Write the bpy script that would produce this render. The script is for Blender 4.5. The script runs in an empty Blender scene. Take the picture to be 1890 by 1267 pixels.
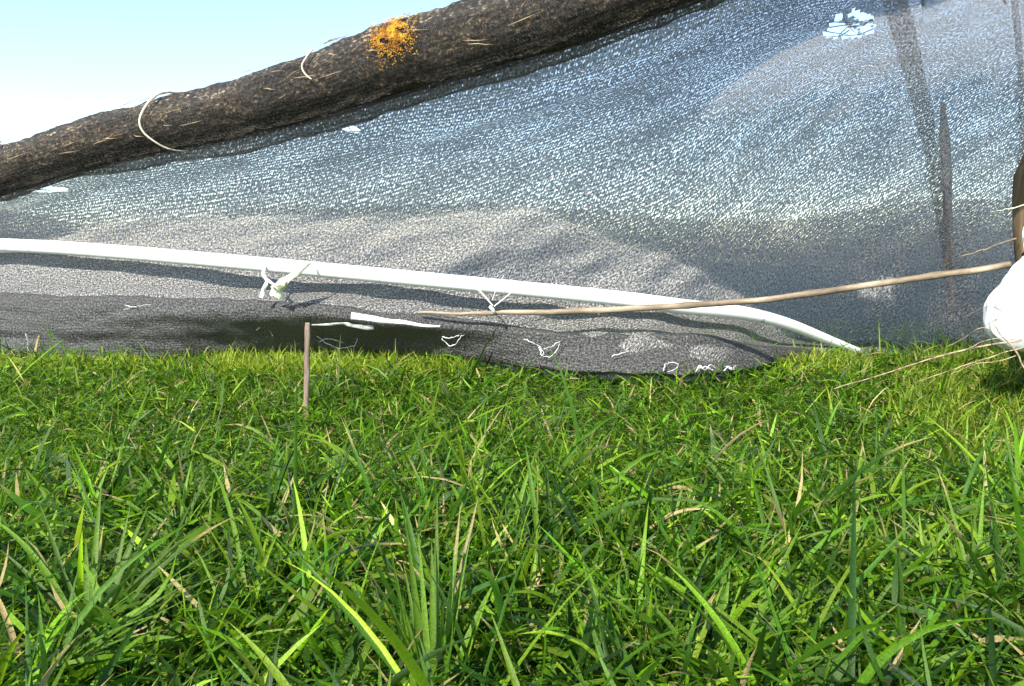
import bpy, math, random
import numpy as np
from mathutils import Vector, noise
R = math.radians
random.seed(7); rng = np.random.default_rng(11)
S = bpy.context.scene
C = bpy.context.collection

# ---------------------------------------------------------------- camera
CAMZ = 0.28; PITCH = R(5.5); FPX = 1483.0
cam_d = bpy.data.cameras.new('camera'); cam = bpy.data.objects.new('camera', cam_d); C.objects.link(cam)
cam.location = (0, 0, CAMZ); cam.rotation_euler = (R(90) - PITCH, 0, 0)
cam_d.sensor_width = 36; cam_d.lens = FPX / 1890 * 36; cam_d.clip_start = 0.02; cam_d.clip_end = 2000
S.camera = cam
# ---------------------------------------------------------------- world, sun, exposure
SUN_EL, SUN_AZ = R(37), R(-150)          # azimuth from +Y (view direction), clockwise; -150 = behind the camera, to the left
w = bpy.data.worlds.new('World'); S.world = w; w.use_nodes = True
nt = w.node_tree; bg = nt.nodes['Background']
sky = nt.nodes.new('ShaderNodeTexSky'); sky.sky_type = 'NISHITA'; sky.sun_disc = False
sky.sun_elevation = SUN_EL; sky.sun_rotation = SUN_AZ; sky.air_density = 1.0; sky.dust_density = 0.25; sky.ozone_density = 1.3
nt.links.new(sky.outputs[0], bg.inputs[0]); bg.inputs[1].default_value = 0.15
sd = bpy.data.lights.new('sun', 'SUN'); sd.energy = 4.3; sd.angle = R(0.5); sd.color = (1.0, 0.95, 0.86)
sun = bpy.data.objects.new('sun', sd); C.objects.link(sun)
sv = Vector((math.sin(SUN_AZ) * math.cos(SUN_EL), math.cos(SUN_AZ) * math.cos(SUN_EL), math.sin(SUN_EL)))
sun.rotation_euler = sv.to_track_quat('Z', 'Y').to_euler(); sun.location = (0, 0, 5)
S.view_settings.view_transform = 'Standard'; S.view_settings.look = 'None'
S.view_settings.exposure = 1.22; S.view_settings.gamma = 1
S.render.engine = 'CYCLES'
S.cycles.transparent_max_bounces = 24; S.cycles.max_bounces = 8

# ---------------------------------------------------------------- helpers
FWD = Vector((0, math.cos(PITCH), -math.sin(PITCH))); UP = Vector((0, math.sin(PITCH), math.cos(PITCH)))
def at(px, py, d):
    """the 3D point at distance d along the view axis that the photo shows at pixel (px, py)"""
    return Vector((0, 0, CAMZ)) + FWD * d + Vector((1, 0, 0)) * ((px - 945) / FPX * d) + UP * ((633.5 - py) / FPX * d)

def tag(o, label=None, cat=None, group=None, kind=None):
    if label: o['label'] = label
    if cat: o['category'] = cat
    if group: o['group'] = group
    if kind: o['kind'] = kind
    return o

def empty(name, loc, label, cat, group=None):
    o = bpy.data.objects.new(name, None); C.objects.link(o); o.location = loc; o.empty_display_size = 0.05
    return tag(o, label, cat, group)

def mesh_obj(name, verts, faces, mat, parent=None, smooth=True, uvs=None):
    off = Vector(parent.location) if parent else Vector((0, 0, 0))
    me = bpy.data.meshes.new(name)
    me.from_pydata([tuple(Vector(v) - off) for v in verts], [], faces)
    if smooth: me.polygons.foreach_set('use_smooth', [True] * len(me.polygons))
    if uvs is not None:
        uvl = me.uv_layers.new(name='UVMap')
        li = np.empty(len(me.loops), dtype=np.int32); me.loops.foreach_get('vertex_index', li)
        uvl.data.foreach_set('uv', np.asarray(uvs, dtype=np.float32)[li].ravel())
    me.materials.append(mat); me.update()
    o = bpy.data.objects.new(name, me); C.objects.link(o)
    if parent: o.parent = parent
    return o

def cr(P, t):
    """Catmull-Rom through list P at t in 0..len-1"""
    n = len(P); i = min(int(t), n - 2); f = t - i
    p0 = P[max(i - 1, 0)]; p1 = P[i]; p2 = P[i + 1]; p3 = P[min(i + 2, n - 1)]
    return 0.5 * ((2 * p1) + (p2 - p0) * f + (2 * p0 - 5 * p1 + 4 * p2 - p3) * f * f + (3 * p1 - p0 - 3 * p2 + p3) * f ** 3)

def path(P, n):
    return [cr(P, (len(P) - 1) * k / (n - 1)) for k in range(n)]

def tube_data(pts, rad, seg=8, disp=None, cap=True):
    n = len(pts); V = []; F = []; U = []
    T = [(pts[min(i + 1, n - 1)] - pts[max(i - 1, 0)]).normalized() for i in range(n)]
    a = Vector((0, 0, 1)) if abs(T[0].z) < 0.9 else Vector((0, 1, 0))
    N = (a - T[0] * a.dot(T[0])).normalized(); L = 0
    for i in range(n):
        N = (N - T[i] * N.dot(T[i])).normalized(); B = T[i].cross(N)
        if i: L += (pts[i] - pts[i - 1]).length
        r = rad[i] if hasattr(rad, '__len__') else rad
        for k in range(seg):
            an = 2 * math.pi * k / seg; dr = N * math.cos(an) + B * math.sin(an)
            rr = r + (disp(L, an, i) if disp else 0)
            V.append(pts[i] + dr * rr); U.append((L, k / seg * 2 * math.pi * r))
    for i in range(n - 1):
        for k in range(seg):
            k2 = (k + 1) % seg
            F.append((i * seg + k, i * seg + k2, (i + 1) * seg + k2, (i + 1) * seg + k))
    if cap:
        F.append(tuple(reversed(range(seg)))); F.append(tuple(range((n - 1) * seg, n * seg)))
    return V, F, U

def tube(name, pts, rad, mat, parent=None, seg=8, disp=None, cap=True):
    V, F, U = tube_data(pts, rad, seg, disp, cap)
    return mesh_obj(name, V, F, mat, parent, True, U)

def multi_tube(name, list_, mat, parent=None, seg=6):
    V = []; F = []; U = []
    for pts, rad in list_:
        v, f, u = tube_data(pts, rad, seg); b = len(V)
        V += v; U += u; F += [tuple(i + b for i in q) for q in f]
    return mesh_obj(name, V, F, mat, parent, True, U)

# ---------------------------------------------------------------- materials
def new_mat(name):
    m = bpy.data.materials.new(name); m.use_nodes = True
    t = m.node_tree; return m, t, t.nodes['Principled BSDF'], t.nodes['Material Output']
def nd(t, typ, **kw):
    n = t.nodes.new(typ)
    for k, v in kw.items(): setattr(n, k, v)
    return n
def ramp(t, fac, stops):
    r = nd(t, 'ShaderNodeValToRGB'); el = r.color_ramp.elements
    while len(el) < len(stops): el.new(0.5)
    for e, (p, c) in zip(el, stops): e.position = p; e.color = (*c, 1)
    t.links.new(fac, r.inputs[0]); return r.outputs[0]
def noise_n(t, vec, scale, detail=4, rough=0.6, dist=0.0):
    n = nd(t, 'ShaderNodeTexNoise'); n.inputs['Scale'].default_value = scale; n.inputs['Detail'].default_value = detail
    n.inputs['Roughness'].default_value = rough; n.inputs['Distortion'].default_value = dist
    if vec: t.links.new(vec, n.inputs['Vector'])
    return n.outputs[0]
def mapping(t, src, scale):
    m = nd(t, 'ShaderNodeMapping'); m.inputs['Scale'].default_value = scale; t.links.new(src, m.inputs[0]); return m.outputs[0]
def math_n(t, op, a, b=None, c=None):
    m = nd(t, 'ShaderNodeMath', operation=op)
    for i, v in enumerate((a, b, c)):
        if v is None: continue
        if isinstance(v, (int, float)): m.inputs[i].default_value = v
        else: t.links.new(v, m.inputs[i])
    return m.outputs[0]
def bump(t, p, h, strength, dist):
    b = nd(t, 'ShaderNodeBump'); b.inputs['Strength'].default_value = strength; b.inputs['Distance'].default_value = dist
    t.links.new(h, b.inputs['Height']); t.links.new(b.outputs[0], p.inputs['Normal'])

def net_mat(name, open_, col=(0.055, 0.057, 0.062), pitch=0.0058, grain=1.0, stretch=0.0, glow=0.42):
    """knitted black shade cloth: threads with small irregular openings"""
    m, t, p, out = new_mat(name)
    uv = nd(t, 'ShaderNodeUVMap').outputs[0]
    wob = nd(t, 'ShaderNodeTexNoise'); wob.inputs['Scale'].default_value = 55; wob.inputs['Detail'].default_value = 2
    t.links.new(uv, wob.inputs['Vector'])
    sub = nd(t, 'ShaderNodeVectorMath', operation='SUBTRACT'); sub.inputs[1].default_value = (.5, .5, .5); t.links.new(wob.outputs['Color'], sub.inputs[0])
    sc = nd(t, 'ShaderNodeVectorMath', operation='SCALE'); sc.inputs['Scale'].default_value = 0.006; t.links.new(sub.outputs[0], sc.inputs[0])
    ad = nd(t, 'ShaderNodeVectorMath', operation='ADD'); t.links.new(uv, ad.inputs[0]); t.links.new(sc.outputs[0], ad.inputs[1])
    sp = nd(t, 'ShaderNodeSeparateXYZ'); t.links.new(ad.outputs[0], sp.inputs[0])
    k = 2 * math.pi / pitch
    a = math_n(t, 'SINE', math_n(t, 'MULTIPLY', math_n(t, 'ADD', sp.outputs[0], math_n(t, 'MULTIPLY', sp.outputs[1], 0.5)), k))
    b = math_n(t, 'SINE', math_n(t, 'MULTIPLY', sp.outputs[1], k * 0.8))
    weave = math_n(t, 'MULTIPLY', math_n(t, 'ADD', a, b), 0.17)
    n1 = math_n(t, 'MULTIPLY', math_n(t, 'SUBTRACT', noise_n(t, uv, 165, 4, .78), 0.5), 3.6 * grain)
    n2 = math_n(t, 'MULTIPLY', math_n(t, 'SUBTRACT', noise_n(t, mapping(t, uv, (1.0, 3.2, 1)), 5.5, 4, .6), 0.5), 0.65)
    f = math_n(t, 'ADD', math_n(t, 'ADD', weave, n1), n2)
    if stretch:                      # cloth pulled thin towards its upper edge
        s0 = nd(t, 'ShaderNodeSeparateXYZ'); t.links.new(uv, s0.inputs[0])
        f = math_n(t, 'ADD', f, math_n(t, 'MULTIPLY', math_n(t, 'SUBTRACT', s0.outputs[1], 0.16), stretch))
    mr = nd(t, 'ShaderNodeMapRange'); mr.interpolation_type = 'SMOOTHSTEP'
    mr.inputs['From Min'].default_value = -open_; mr.inputs['From Max'].default_value = -open_ + 0.30
    mr.inputs['To Min'].default_value = 0.20; mr.inputs['To Max'].default_value = 0.97
    t.links.new(f, mr.inputs['Value'])
    c = ramp(t, noise_n(t, uv, 240, 3, .8), [(0.38, tuple(x * 0.12 for x in col)), (0.5, tuple(x * .9 for x in col)), (0.63, tuple(x * 3.6 for x in col))])
    t.links.new(c, p.inputs['Base Color']); p.inputs['Roughness'].default_value = 0.42
    p.inputs['Specular IOR Level'].default_value = 0.55
    bump(t, p, f, 0.8, 0.0015)
    tr = nd(t, 'ShaderNodeBsdfTranslucent')
    t.links.new(ramp(t, noise_n(t, uv, 260, 3, .8), [(0.38, (0.02, 0.02, 0.022)), (0.62, (0.72, 0.70, 0.68))]), tr.inputs[0])
    mx = nd(t, 'ShaderNodeMixShader'); mx.inputs[0].default_value = glow
    t.links.new(p.outputs[0], mx.inputs[1]); t.links.new(tr.outputs[0], mx.inputs[2])
    tp = nd(t, 'ShaderNodeBsdfTransparent'); tp.inputs[0].default_value = (.92, .87, .82, 1); m2 = nd(t, 'ShaderNodeMixShader')
    t.links.new(mr.outputs[0], m2.inputs[0]); t.links.new(tp.outputs[0], m2.inputs[1]); t.links.new(mx.outputs[0], m2.inputs[2])
    t.links.new(m2.outputs[0], out.inputs[0]); return m

def simple(name, stops, scale, stretch=(1, 1, 1), rough=0.7, bmp=0.3, bd=0.002, spec=0.3, coord='Object', detail=5, sss=0):
    m, t, p, out = new_mat(name)
    if coord == 'UV': v = nd(t, 'ShaderNodeUVMap').outputs[0]
    else: v = nd(t, 'ShaderNodeTexCoord').outputs['Object']
    n = noise_n(t, mapping(t, v, stretch), scale, detail, .65)
    t.links.new(ramp(t, n, stops), p.inputs['Base Color'])
    p.inputs['Roughness'].default_value = rough; p.inputs['Specular IOR Level'].default_value = spec
    if bmp: bump(t, p, n, bmp, bd)
    return m

def grass_mat(name, transl=0.42, rough=0.5):
    m, t, p, out = new_mat(name)
    at_ = nd(t, 'ShaderNodeAttribute'); at_.attribute_name = 'col'
    ob = nd(t, 'ShaderNodeTexCoord').outputs['Object']; vn = noise_n(t, ob, 650, 3, .7)
    mm = nd(t, 'ShaderNodeMix', data_type='RGBA', blend_type='MULTIPLY'); mm.inputs[0].default_value = .8
    t.links.new(at_.outputs['Color'], mm.inputs[6]); t.links.new(ramp(t, vn, [(.3, (.45, .45, .45)), (.65, (1.35, 1.35, 1.3))]), mm.inputs[7])
    t.links.new(mm.outputs[2], p.inputs['Base Color']); bump(t, p, vn, .5, .0008); p.inputs['Roughness'].default_value = rough
    p.inputs['Specular IOR Level'].default_value = 0.36
    hs = nd(t, 'ShaderNodeHueSaturation'); hs.inputs['Hue'].default_value = 0.485; hs.inputs['Value'].default_value = 1.9
    t.links.new(at_.outputs['Color'], hs.inputs['Color'])
    tr = nd(t, 'ShaderNodeBsdfTranslucent'); t.links.new(hs.outputs[0], tr.inputs[0])
    mx = nd(t, 'ShaderNodeMixShader'); mx.inputs[0].default_value = transl
    t.links.new(p.outputs[0], mx.inputs[1]); t.links.new(tr.outputs[0], mx.inputs[2]); t.links.new(mx.outputs[0], out.inputs[0])
    return m

M = {}
M['net'] = net_mat('shade_cloth', 0.45, (0.235, 0.226, 0.212))
M['net_seam'] = net_mat('seam_shade_cloth', -0.12, (0.22, 0.215, 0.205), 0.0062, 1.2)
M['net_thread'] = simple('loose_net_thread', [(0.3, (0.16, 0.17, 0.19)), (0.7, (0.40, 0.42, 0.45))], 200, bmp=0)
M['net_fold'] = net_mat('folded_shade_cloth', 0.95, (0.05, 0.049, 0.046), 0.005, 1.0, 0, 0.10)
M['net_wrap'] = net_mat('rolled_shade_cloth', -0.08, (0.045, 0.043, 0.040), 0.005)
M['net_bunch'] = net_mat('gathered_shade_cloth', 0.42, (0.10, 0.098, 0.095), 0.0055, 1.4)
M['net_rear'] = net_mat('rear_shade_cloth', 0.45, (0.14, 0.134, 0.124), 0.0058, 1.0, 3.0)
M['grass'] = grass_mat('grass_blades')
M['soil'] = simple('soil', [(0.3, (0.018, 0.016, 0.009)), (0.7, (0.05, 0.05, 0.018))], 30, rough=.95, bmp=.6, bd=.01)
M['pipe'] = simple('white_plastic', [(0.30, (0.42, 0.42, 0.38)), (0.42, (0.80, 0.81, 0.80))], 30, rough=.35, bmp=.08, bd=.001, spec=.5)
M['bag'] = simple('white_bag_plastic', [(0.36, (0.45, 0.46, 0.45)), (0.50, (0.72, 0.74, 0.75))], 25, rough=.5, bmp=.25, bd=.004, spec=.4)
M['cane'] = simple('dry_stick_wood', [(0.28, (0.05, 0.035, 0.025)), (0.5, (0.20, 0.15, 0.10)), (0.72, (0.46, 0.37, 0.27))], 30, (0.25, 1, 1), rough=.6, bmp=.4, bd=.001)
M['stake'] = simple('stake_wood', [(0.36, (0.06, 0.04, 0.028)), (0.5, (0.20, 0.14, 0.10)), (0.64, (0.42, 0.32, 0.24))], 60, (1, 1, .15), rough=.8, bmp=.5, bd=.001)
M['post'] = simple('post_wood', [(0.3, (0.05, 0.035, 0.02)), (0.7, (0.26, 0.18, 0.10))], 45, (1, 1, .12), rough=.85, bmp=.6, bd=.003)
M['twine'] = simple('pale_twine', [(0.3, (0.45, 0.38, 0.27)), (0.7, (0.75, 0.68, 0.55))], 300, rough=.8, bmp=.4, bd=.0005)
M['string'] = simple('white_string', [(0.3, (0.5, 0.5, 0.46)), (0.7, (0.8, 0.8, 0.76))], 300, rough=.7, bmp=.2, bd=.0005)
M['film'] = simple('greenish_plastic_film', [(0.3, (0.45, 0.52, 0.26)), (0.65, (0.75, 0.78, 0.6))], 90, rough=.4, bmp=.4, bd=.002)
M['film_grey'] = simple('grey_plastic_film', [(0.35, (0.12, 0.12, 0.11)), (0.6, (0.5, 0.5, 0.47))], 60, rough=.4, bmp=.4, bd=.002)
M['dark'] = simple('dark_hole', [(0.3, (0.01, 0.01, 0.015)), (0.7, (0.03, 0.03, 0.04))], 50, bmp=0)
M['straw'] = simple('dry_stalk', [(0.36, (0.10, 0.065, 0.04)), (0.62, (0.42, 0.32, 0.20))], 60, rough=.7, bmp=.2, bd=.001)
M['lichen'] = simple('orange_lichen', [(0.35, (0.08, 0.04, 0.015)), (0.48, (0.34, 0.14, 0.012)), (0.62, (0.60, 0.36, 0.04))], 60, rough=.9, bmp=.8, bd=.003)

def bark():
    m, t, p, out = new_mat('weathered_bark')
    uv = nd(t, 'ShaderNodeUVMap').outputs[0]
    n1 = noise_n(t, mapping(t, uv, (0.75, 1, 1)), 150, 5, .75)
    n2 = noise_n(t, mapping(t, uv, (0.5, 1, 1)), 22, 4, .6)
    vo = nd(t, 'ShaderNodeTexVoronoi'); vo.inputs['Scale'].default_value = 190; t.links.new(mapping(t, uv, (0.6, 1, 1)), vo.inputs['Vector'])
    s = math_n(t, 'ADD', math_n(t, 'MULTIPLY', n1, 0.75), math_n(t, 'MULTIPLY', n2, 0.35))
    s = math_n(t, 'SUBTRACT', s, math_n(t, 'MULTIPLY', math_n(t, 'SUBTRACT', vo.outputs['Distance'], 0.4), 0.18))
    c = ramp(t, s, [(0.44, (0.004, 0.0035, 0.003)), (0.53, (0.022, 0.017, 0.010)), (0.60, (0.075, 0.056, 0.034)), (0.72, (0.46, 0.37, 0.26))])
    t.links.new(c, p.inputs['Base Color']); p.inputs['Roughness'].default_value = .8
    bump(t, p, s, 1.0, .004); return m
M['bark'] = bark()

# ---------------------------------------------------------------- ground
def rise(y):
    t = np.clip((y - 1.0) / .65, 0, 1); return .066 * t * t * (3 - 2 * t)
def gz(x, y):
    return float(rise(y)) - .010 + 0.004 * noise.noise(Vector((x * 1.7, y * 1.7, 3.1))) + 0.003 * noise.noise(Vector((x * 5, y * 5, 8.0)))
def ground():
    xs = sorted(set([-600, -150, -40, -15, -8] + [round(-5 + i * 0.1, 3) for i in range(101)] + [8, 15, 40, 150, 600]))
    ys = sorted(set([-200, -40, -8] + [round(-1 + i * 0.1, 3) for i in range(81)] + [10, 15, 25, 60, 200, 900]))
    V = [(x, y, gz(x, y)) for y in ys for x in xs]; nx = len(xs)
    F = [(j * nx + i, j * nx + i + 1, (j + 1) * nx + i + 1, (j + 1) * nx + i) for j in range(len(ys) - 1) for i in range(nx - 1)]
    o = mesh_obj('ground', V, F, M['ground']); tag(o, kind='structure')
def ground_mat():
    m, t, p, out = new_mat('meadow_ground')
    v = nd(t, 'ShaderNodeTexCoord').outputs['Object']
    n = noise_n(t, v, 60, 6, .75)
    t.links.new(ramp(t, n, [(0.3, (0.014, 0.016, 0.006)), (0.5, (0.035, 0.055, 0.012)), (0.7, (0.08, 0.13, 0.025))]), p.inputs['Base Color'])
    p.inputs['Roughness'].default_value = .95; bump(t, p, n, .6, .01); return m
M['ground'] = ground_mat(); ground()

# ---------------------------------------------------------------- log
LOGP = [(-420, 425, 1.86), (-200, 366, 1.75), (0, 314, 1.65), (150, 268, 1.58), (300, 230, 1.51), (450, 196, 1.44), (600, 152, 1.375),
        (720, 110, 1.33), (850, 75, 1.28), (1050, 12, 1.20), (1280, -74, 1.12), (1500, -160, 1.05), (1890, -270, .95), (2250, -400, .87)]
LOGR = [.043, .043, .044, .044, .046, .048, .052, .055, .053, .052, .050, .05, .05, .05]
NL = 420
lp = path([at(*p) for p in LOGP], NL); lr = [float(cr([Vector((r, 0, 0)) for r in LOGR], (len(LOGR) - 1) * k / (NL - 1)).x) for k in range(NL)]
def logdisp(L, an, i):
    v = Vector((L * 9, math.cos(an) * 1.2, math.sin(an) * 1.2)); h = 0.006 * noise.noise(v)
    v2 = Vector((L * 28, math.cos(an) * 3.5, math.sin(an) * 3.5)); h += 0.003 * noise.noise(v2)
    v3 = Vector((L * 70, math.cos(an) * 12, math.sin(an) * 12)); h += 0.0028 * noise.noise(v3); return h
log = empty('fence_log', lp[NL // 2] , 'long weathered brown log running up to the right along the top of the net', 'log')
tube('bark', lp, lr, M['bark'], log, 96, logdisp)
def log_at(px):
    best = min(range(NL), key=lambda i: abs((lp[i].x / (lp[i] - Vector((0, 0, CAMZ))).dot(FWD)) * FPX + 945 - px)); return best
def log_surface(px, ang, lift=0.002):
    """point on the log's surface; ang 0 = facing the camera, +90 = top"""
    i = log_at(px); extra = .007 if ang < 78 else .002; T = (lp[i + 1] - lp[i - 1]).normalized()
    f = (Vector((0, 0, CAMZ)) - lp[i]); f = (f - T * f.dot(T)).normalized(); u = T.cross(f)
    if u.z < 0: u = -u
    return lp[i] + (f * math.cos(R(ang)) + u * math.sin(R(ang))) * (lr[i] + lift + extra)
# lichen: many small crusty flakes in one patch
def lichen():
    V = []; F = []
    for k in range(3600):
        px = random.gauss(757, 19); ang = random.gauss(36, 16)
        if abs(px - 757) > 46 or noise.noise(Vector((px * .07, ang * .09, 3))) < -.2: continue
        c = log_surface(px, ang, 0.0 + 0.002 * random.random()); nrm = (c - lp[log_at(px)]).normalized(); c = c + (lp[log_at(px) + 1] - lp[log_at(px)]) * random.uniform(-.7, .7)
        nrm = (nrm + Vector([random.gauss(0, .25) for _ in range(3)])).normalized()
        a = nrm.orthogonal().normalized(); b = nrm.cross(a); r = random.uniform(.0004, .0016); n = 5; b0 = len(V)
        V.append(c + nrm * .0008)
        for j in range(n):
            q = 2 * math.pi * j / n; rr = r * random.uniform(.6, 1.2)
            V.append(c + (a * math.cos(q) + b * math.sin(q)) * rr)
        F += [(b0, b0 + 1 + j, b0 + 1 + (j + 1) % n) for j in range(n)]
    o = mesh_obj('lichen', V, F, M['lichen'], log, False); tag(o, 'crusty patch of yellow and orange lichen')
lichen()
# bark fibres peeling off
fib = []
for k in range(60):
    px = random.uniform(-40, 1250); a0 = random.uniform(-10, 80); l = random.uniform(12, 55); s = random.uniform(-12, 12)
    pts = [log_surface(px + l * q, a0 + s * q, 0.0012 + 0.004 * math.sin(q * 3.1) * random.random()) for q in (0, .33, .66, 1)]
    fib.append((pts, [.0003, .0008, .0007, .0002]))
o = multi_tube('bark_fibre', fib, M['straw'], log, 4); tag(o, 'pale fibres peeling from the bark', kind='stuff')

# twine loops wound round the log
def log_loop(px0, lean, a0, a1, r0, r1, label, w_off=0.003):
    pts = [log_surface(px0 + lean * math.sin(R(a)) + 14 * math.cos(R(a)) - 14, a, w_off) for a in np.linspace(a0, a1, 26)]
    rad = [r0 + (r1 - r0) * k / 25 for k in range(26)]
    pts[-1] = pts[-1] + Vector((0.003, 0, -.006))
    V, F, U = tube_data(pts, rad, 6)
    o = mesh_obj('twine_tie', [v - lp[log_at(px0)] for v in V], F, M['twine'], None, True, U); o.location = lp[log_at(px0)]
    tag(o, label, 'twine', 'twine ties round the log')
def arc_on_log(pix, r0, r1, label):
    """twine following points (px, angle) over the log"""
    P = path([log_surface(px, a, .0025) for px, a in pix], 24); n = len(P)
    c = P[0].copy(); V, F, U = tube_data([p - c for p in P], [r0 + (r1 - r0) * (k / (n - 1)) for k in range(n)], 6)
    o = mesh_obj('twine_tie', V, F, M['twine'], None, True, U); o.location = c; tag(o, label, 'twine', 'twine ties round the log')
arc_on_log([(338, 118), (328, 75), (312, 48), (302, 18), (302, -5), (308, -28), (320, -52), (332, -80), (336, -110)], .0030, .0010, 'pale twine loop bent like a hook round the log, near its left third')
arc_on_log([(36, 75), (30, 45), (20, 25), (12, 8), (6, -8)], .0026, .0026, 'short pale twine round the log end at the left edge of the photo')
arc_on_log([(614, 62), (606, 48), (600, 34), (602, 20), (612, 10)], .0016, .0012, 'small pale twine snippet on the log left of the orange lichen')

# ---------------------------------------------------------------- shade net
PIPE = [(-260, 520, 1.95), (-110, 480, 1.84), (-30, 455, 1.76), (60, 455, 1.70), (200, 464, 1.64), (400, 481, 1.57), (600, 499, 1.52), (800, 518, 1.50), (1000, 537, 1.50),
        (1150, 552, 1.51), (1260, 566, 1.53), (1370, 578, 1.57), (1450, 597, 1.62), (1530, 628, 1.69), (1590, 652, 1.75), (1660, 680, 1.82), (1720, 705, 1.88)]
COLX = [-420, -200, 0, 150, 300, 450, 600, 720, 850, 1050, 1280, 1500, 1700, 1890, 2250]
def interp(tab, x, k):
    xs = [a[0] for a in tab]; return float(np.interp(x, xs, [a[k] for a in tab]))
TEARS = [(1572, 46, 40, 24), (1545, 62, 26, 10), (648, 238, 26, 7), (92, 350, 34, 5), (1592, 34, 20, 12)]
def torn(p):
    d = (p - Vector((0, 0, CAMZ))).dot(FWD); px = 945 + p.x / d * FPX; py = 633.5 - (p - Vector((0, 0, CAMZ))).dot(UP) / d * FPX
    for (a, b, ra, rb) in TEARS:
        n_ = .45 * noise.noise(Vector((px * .05, py * .07, a)))
        if ((px - a) / ra) ** 2 + ((py - b) / rb) ** 2 < 1 + n_ * 1.6 and noise.noise(Vector((px * .02 + py * .03, (py - px * .5) * .09, 7))) > -.22: return True
    return False
def sheet(name, cols, nu, nv, mat, parent, fold, tears=False):
    """cols: list of columns, each a list of control points (same count)"""
    rows = len(cols[0]); G = [[None] * nu for _ in range(nv)]
    cc = [path([Vector(p) for p in c], nv) for c in cols]
    for j in range(nv):
        row = [cc[i][j] for i in range(len(cols))]
        r = path(row, nu)
        for i in range(nu): G[j][i] = r[i]
    V = []; UV = []
    L = [0.0] * nv
    for j in range(nv):
        for i in range(nu):
            p = G[j][i]; a = i / (nu - 1); b = j / (nv - 1)
            V.append(p + fold(p, a, b))
    G2 = np.array([list(v) for v in V]).reshape(nv, nu, 3); G1 = np.array([[list(G[j][i]) for i in range(nu)] for j in range(nv)])
    du = np.linalg.norm(np.diff(G1, axis=1), axis=2).mean(axis=0); uu = np.concatenate([[0], np.cumsum(du)])
    dv = np.linalg.norm(np.diff(G1, axis=0), axis=2); vv = np.concatenate([np.zeros((1, nu)), np.cumsum(dv, axis=0)])
    for j in range(nv):
        for i in range(nu): UV.append((uu[i], vv[j][i]))
    F = [(j * nu + i, j * nu + i + 1, (j + 1) * nu + i + 1, (j + 1) * nu + i) for j in range(nv - 1) for i in range(nu - 1)]
    if tears: F = [f for f in F if not torn((V[f[0]] + V[f[2]]) * .5)]
    return mesh_obj(name, V, F, mat, parent, True, UV)

net = empty('shade_net', (0.1, 1.9, 0.0), 'big grey translucent shade net hanging from the log and draped over the white pipe', 'net')
HEM = [(-420, 655, 1.862), (-200, 655, 1.814), (0, 654, 1.729), (150, 660, 1.673), (300, 660, 1.635), (450, 651, 1.635), (600, 652, 1.635), (720, 653, 1.616), (850, 662, 1.559),
       (1000, 680, 1.484), (1150, 692, 1.446), (1280, 692, 1.455), (1380, 684, 1.503), (1450, 668, 1.578), (1530, 668, 1.625), (1640, 672, 1.701), (1700, 672, 1.748), (1890, 672, 1.814), (2250, 672, 1.862)]
SK = [(-420, 545, 1.845), (0, 546, 1.725), (150, 550, 1.645), (300, 553, 1.585), (450, 556, 1.545), (600, 566, 1.515), (720, 578, 1.515), (850, 588, 1.505), (1000, 612, 1.485), (1100, 622, 1.485),
      (1200, 622, 1.485), (1280, 618, 1.485), (1340, 634, 1.505), (1450, 644, 1.585), (1530, 655, 1.675), (1640, 668, 1.785)]
def ridge(x, w): return math.exp(-(x / w) ** 2)
def front_fold(p, a, b):
    # sag wrinkles that run with the log near the top, and die out below; vertical pull folds to the right
    d = (p - Vector((0, 0, CAMZ))).dot(FWD); px = 945 + p.x / d * FPX; py = 633.5 - (p - Vector((0, 0, CAMZ))).dot(UP) / d * FPX
    amp = min(1, b * 6)
    w = 0.020 * noise.noise(Vector((px * .0016, (py + px * .28) * .010, 1.0)))
    w += 0.010 * noise.noise(Vector((px * .004, (py + px * .26) * .026, 5.0)))
    w += 0.004 * noise.noise(Vector((px * .012, (py + px * .15) * .05, 9.0)))
    # radial folds round the propping post at upper right
    fa = math.atan2(py + 420, 2050 - px) if px < 2050 else 1.57
    w += .030 * noise.noise(Vector((fa * 9, (2050 - px) * .0006, 4))) + .013 * noise.noise(Vector((fa * 30, (2050 - px) * .001, 14)))
    ang = math.atan2(px - 1700, max(py + 500, 1))
    rw = ridge(px - 1720, 190)
    w += rw * (0.012 * math.sin(ang * 40 + 0.6 * noise.noise(Vector((px * .01, py * .004, 2)))) + 0.006 * noise.noise(Vector((ang * 30, py * .002, 7))))
    ln = px - (1648 + py * .21)
    w += .012 * math.exp(-(ln / 14) ** 2) - .007 * math.exp(-((ln - 30) / 14) ** 2) + .009 * math.exp(-((px - 1862 - py * .01) / 12) ** 2)
    for (q, y0) in ((1, 20), (2, 75)):
        sw = py - (y0 + (1400 - px) * .27 + 8 * noise.noise(Vector((px * .006, q, 0)))); w += .012 * math.exp(-(sw / 9) ** 2) * min(1, max(0, (px - 700) / 200))
    return (FWD + UP * -0.15) * (w * amp)
cols = []
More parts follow.
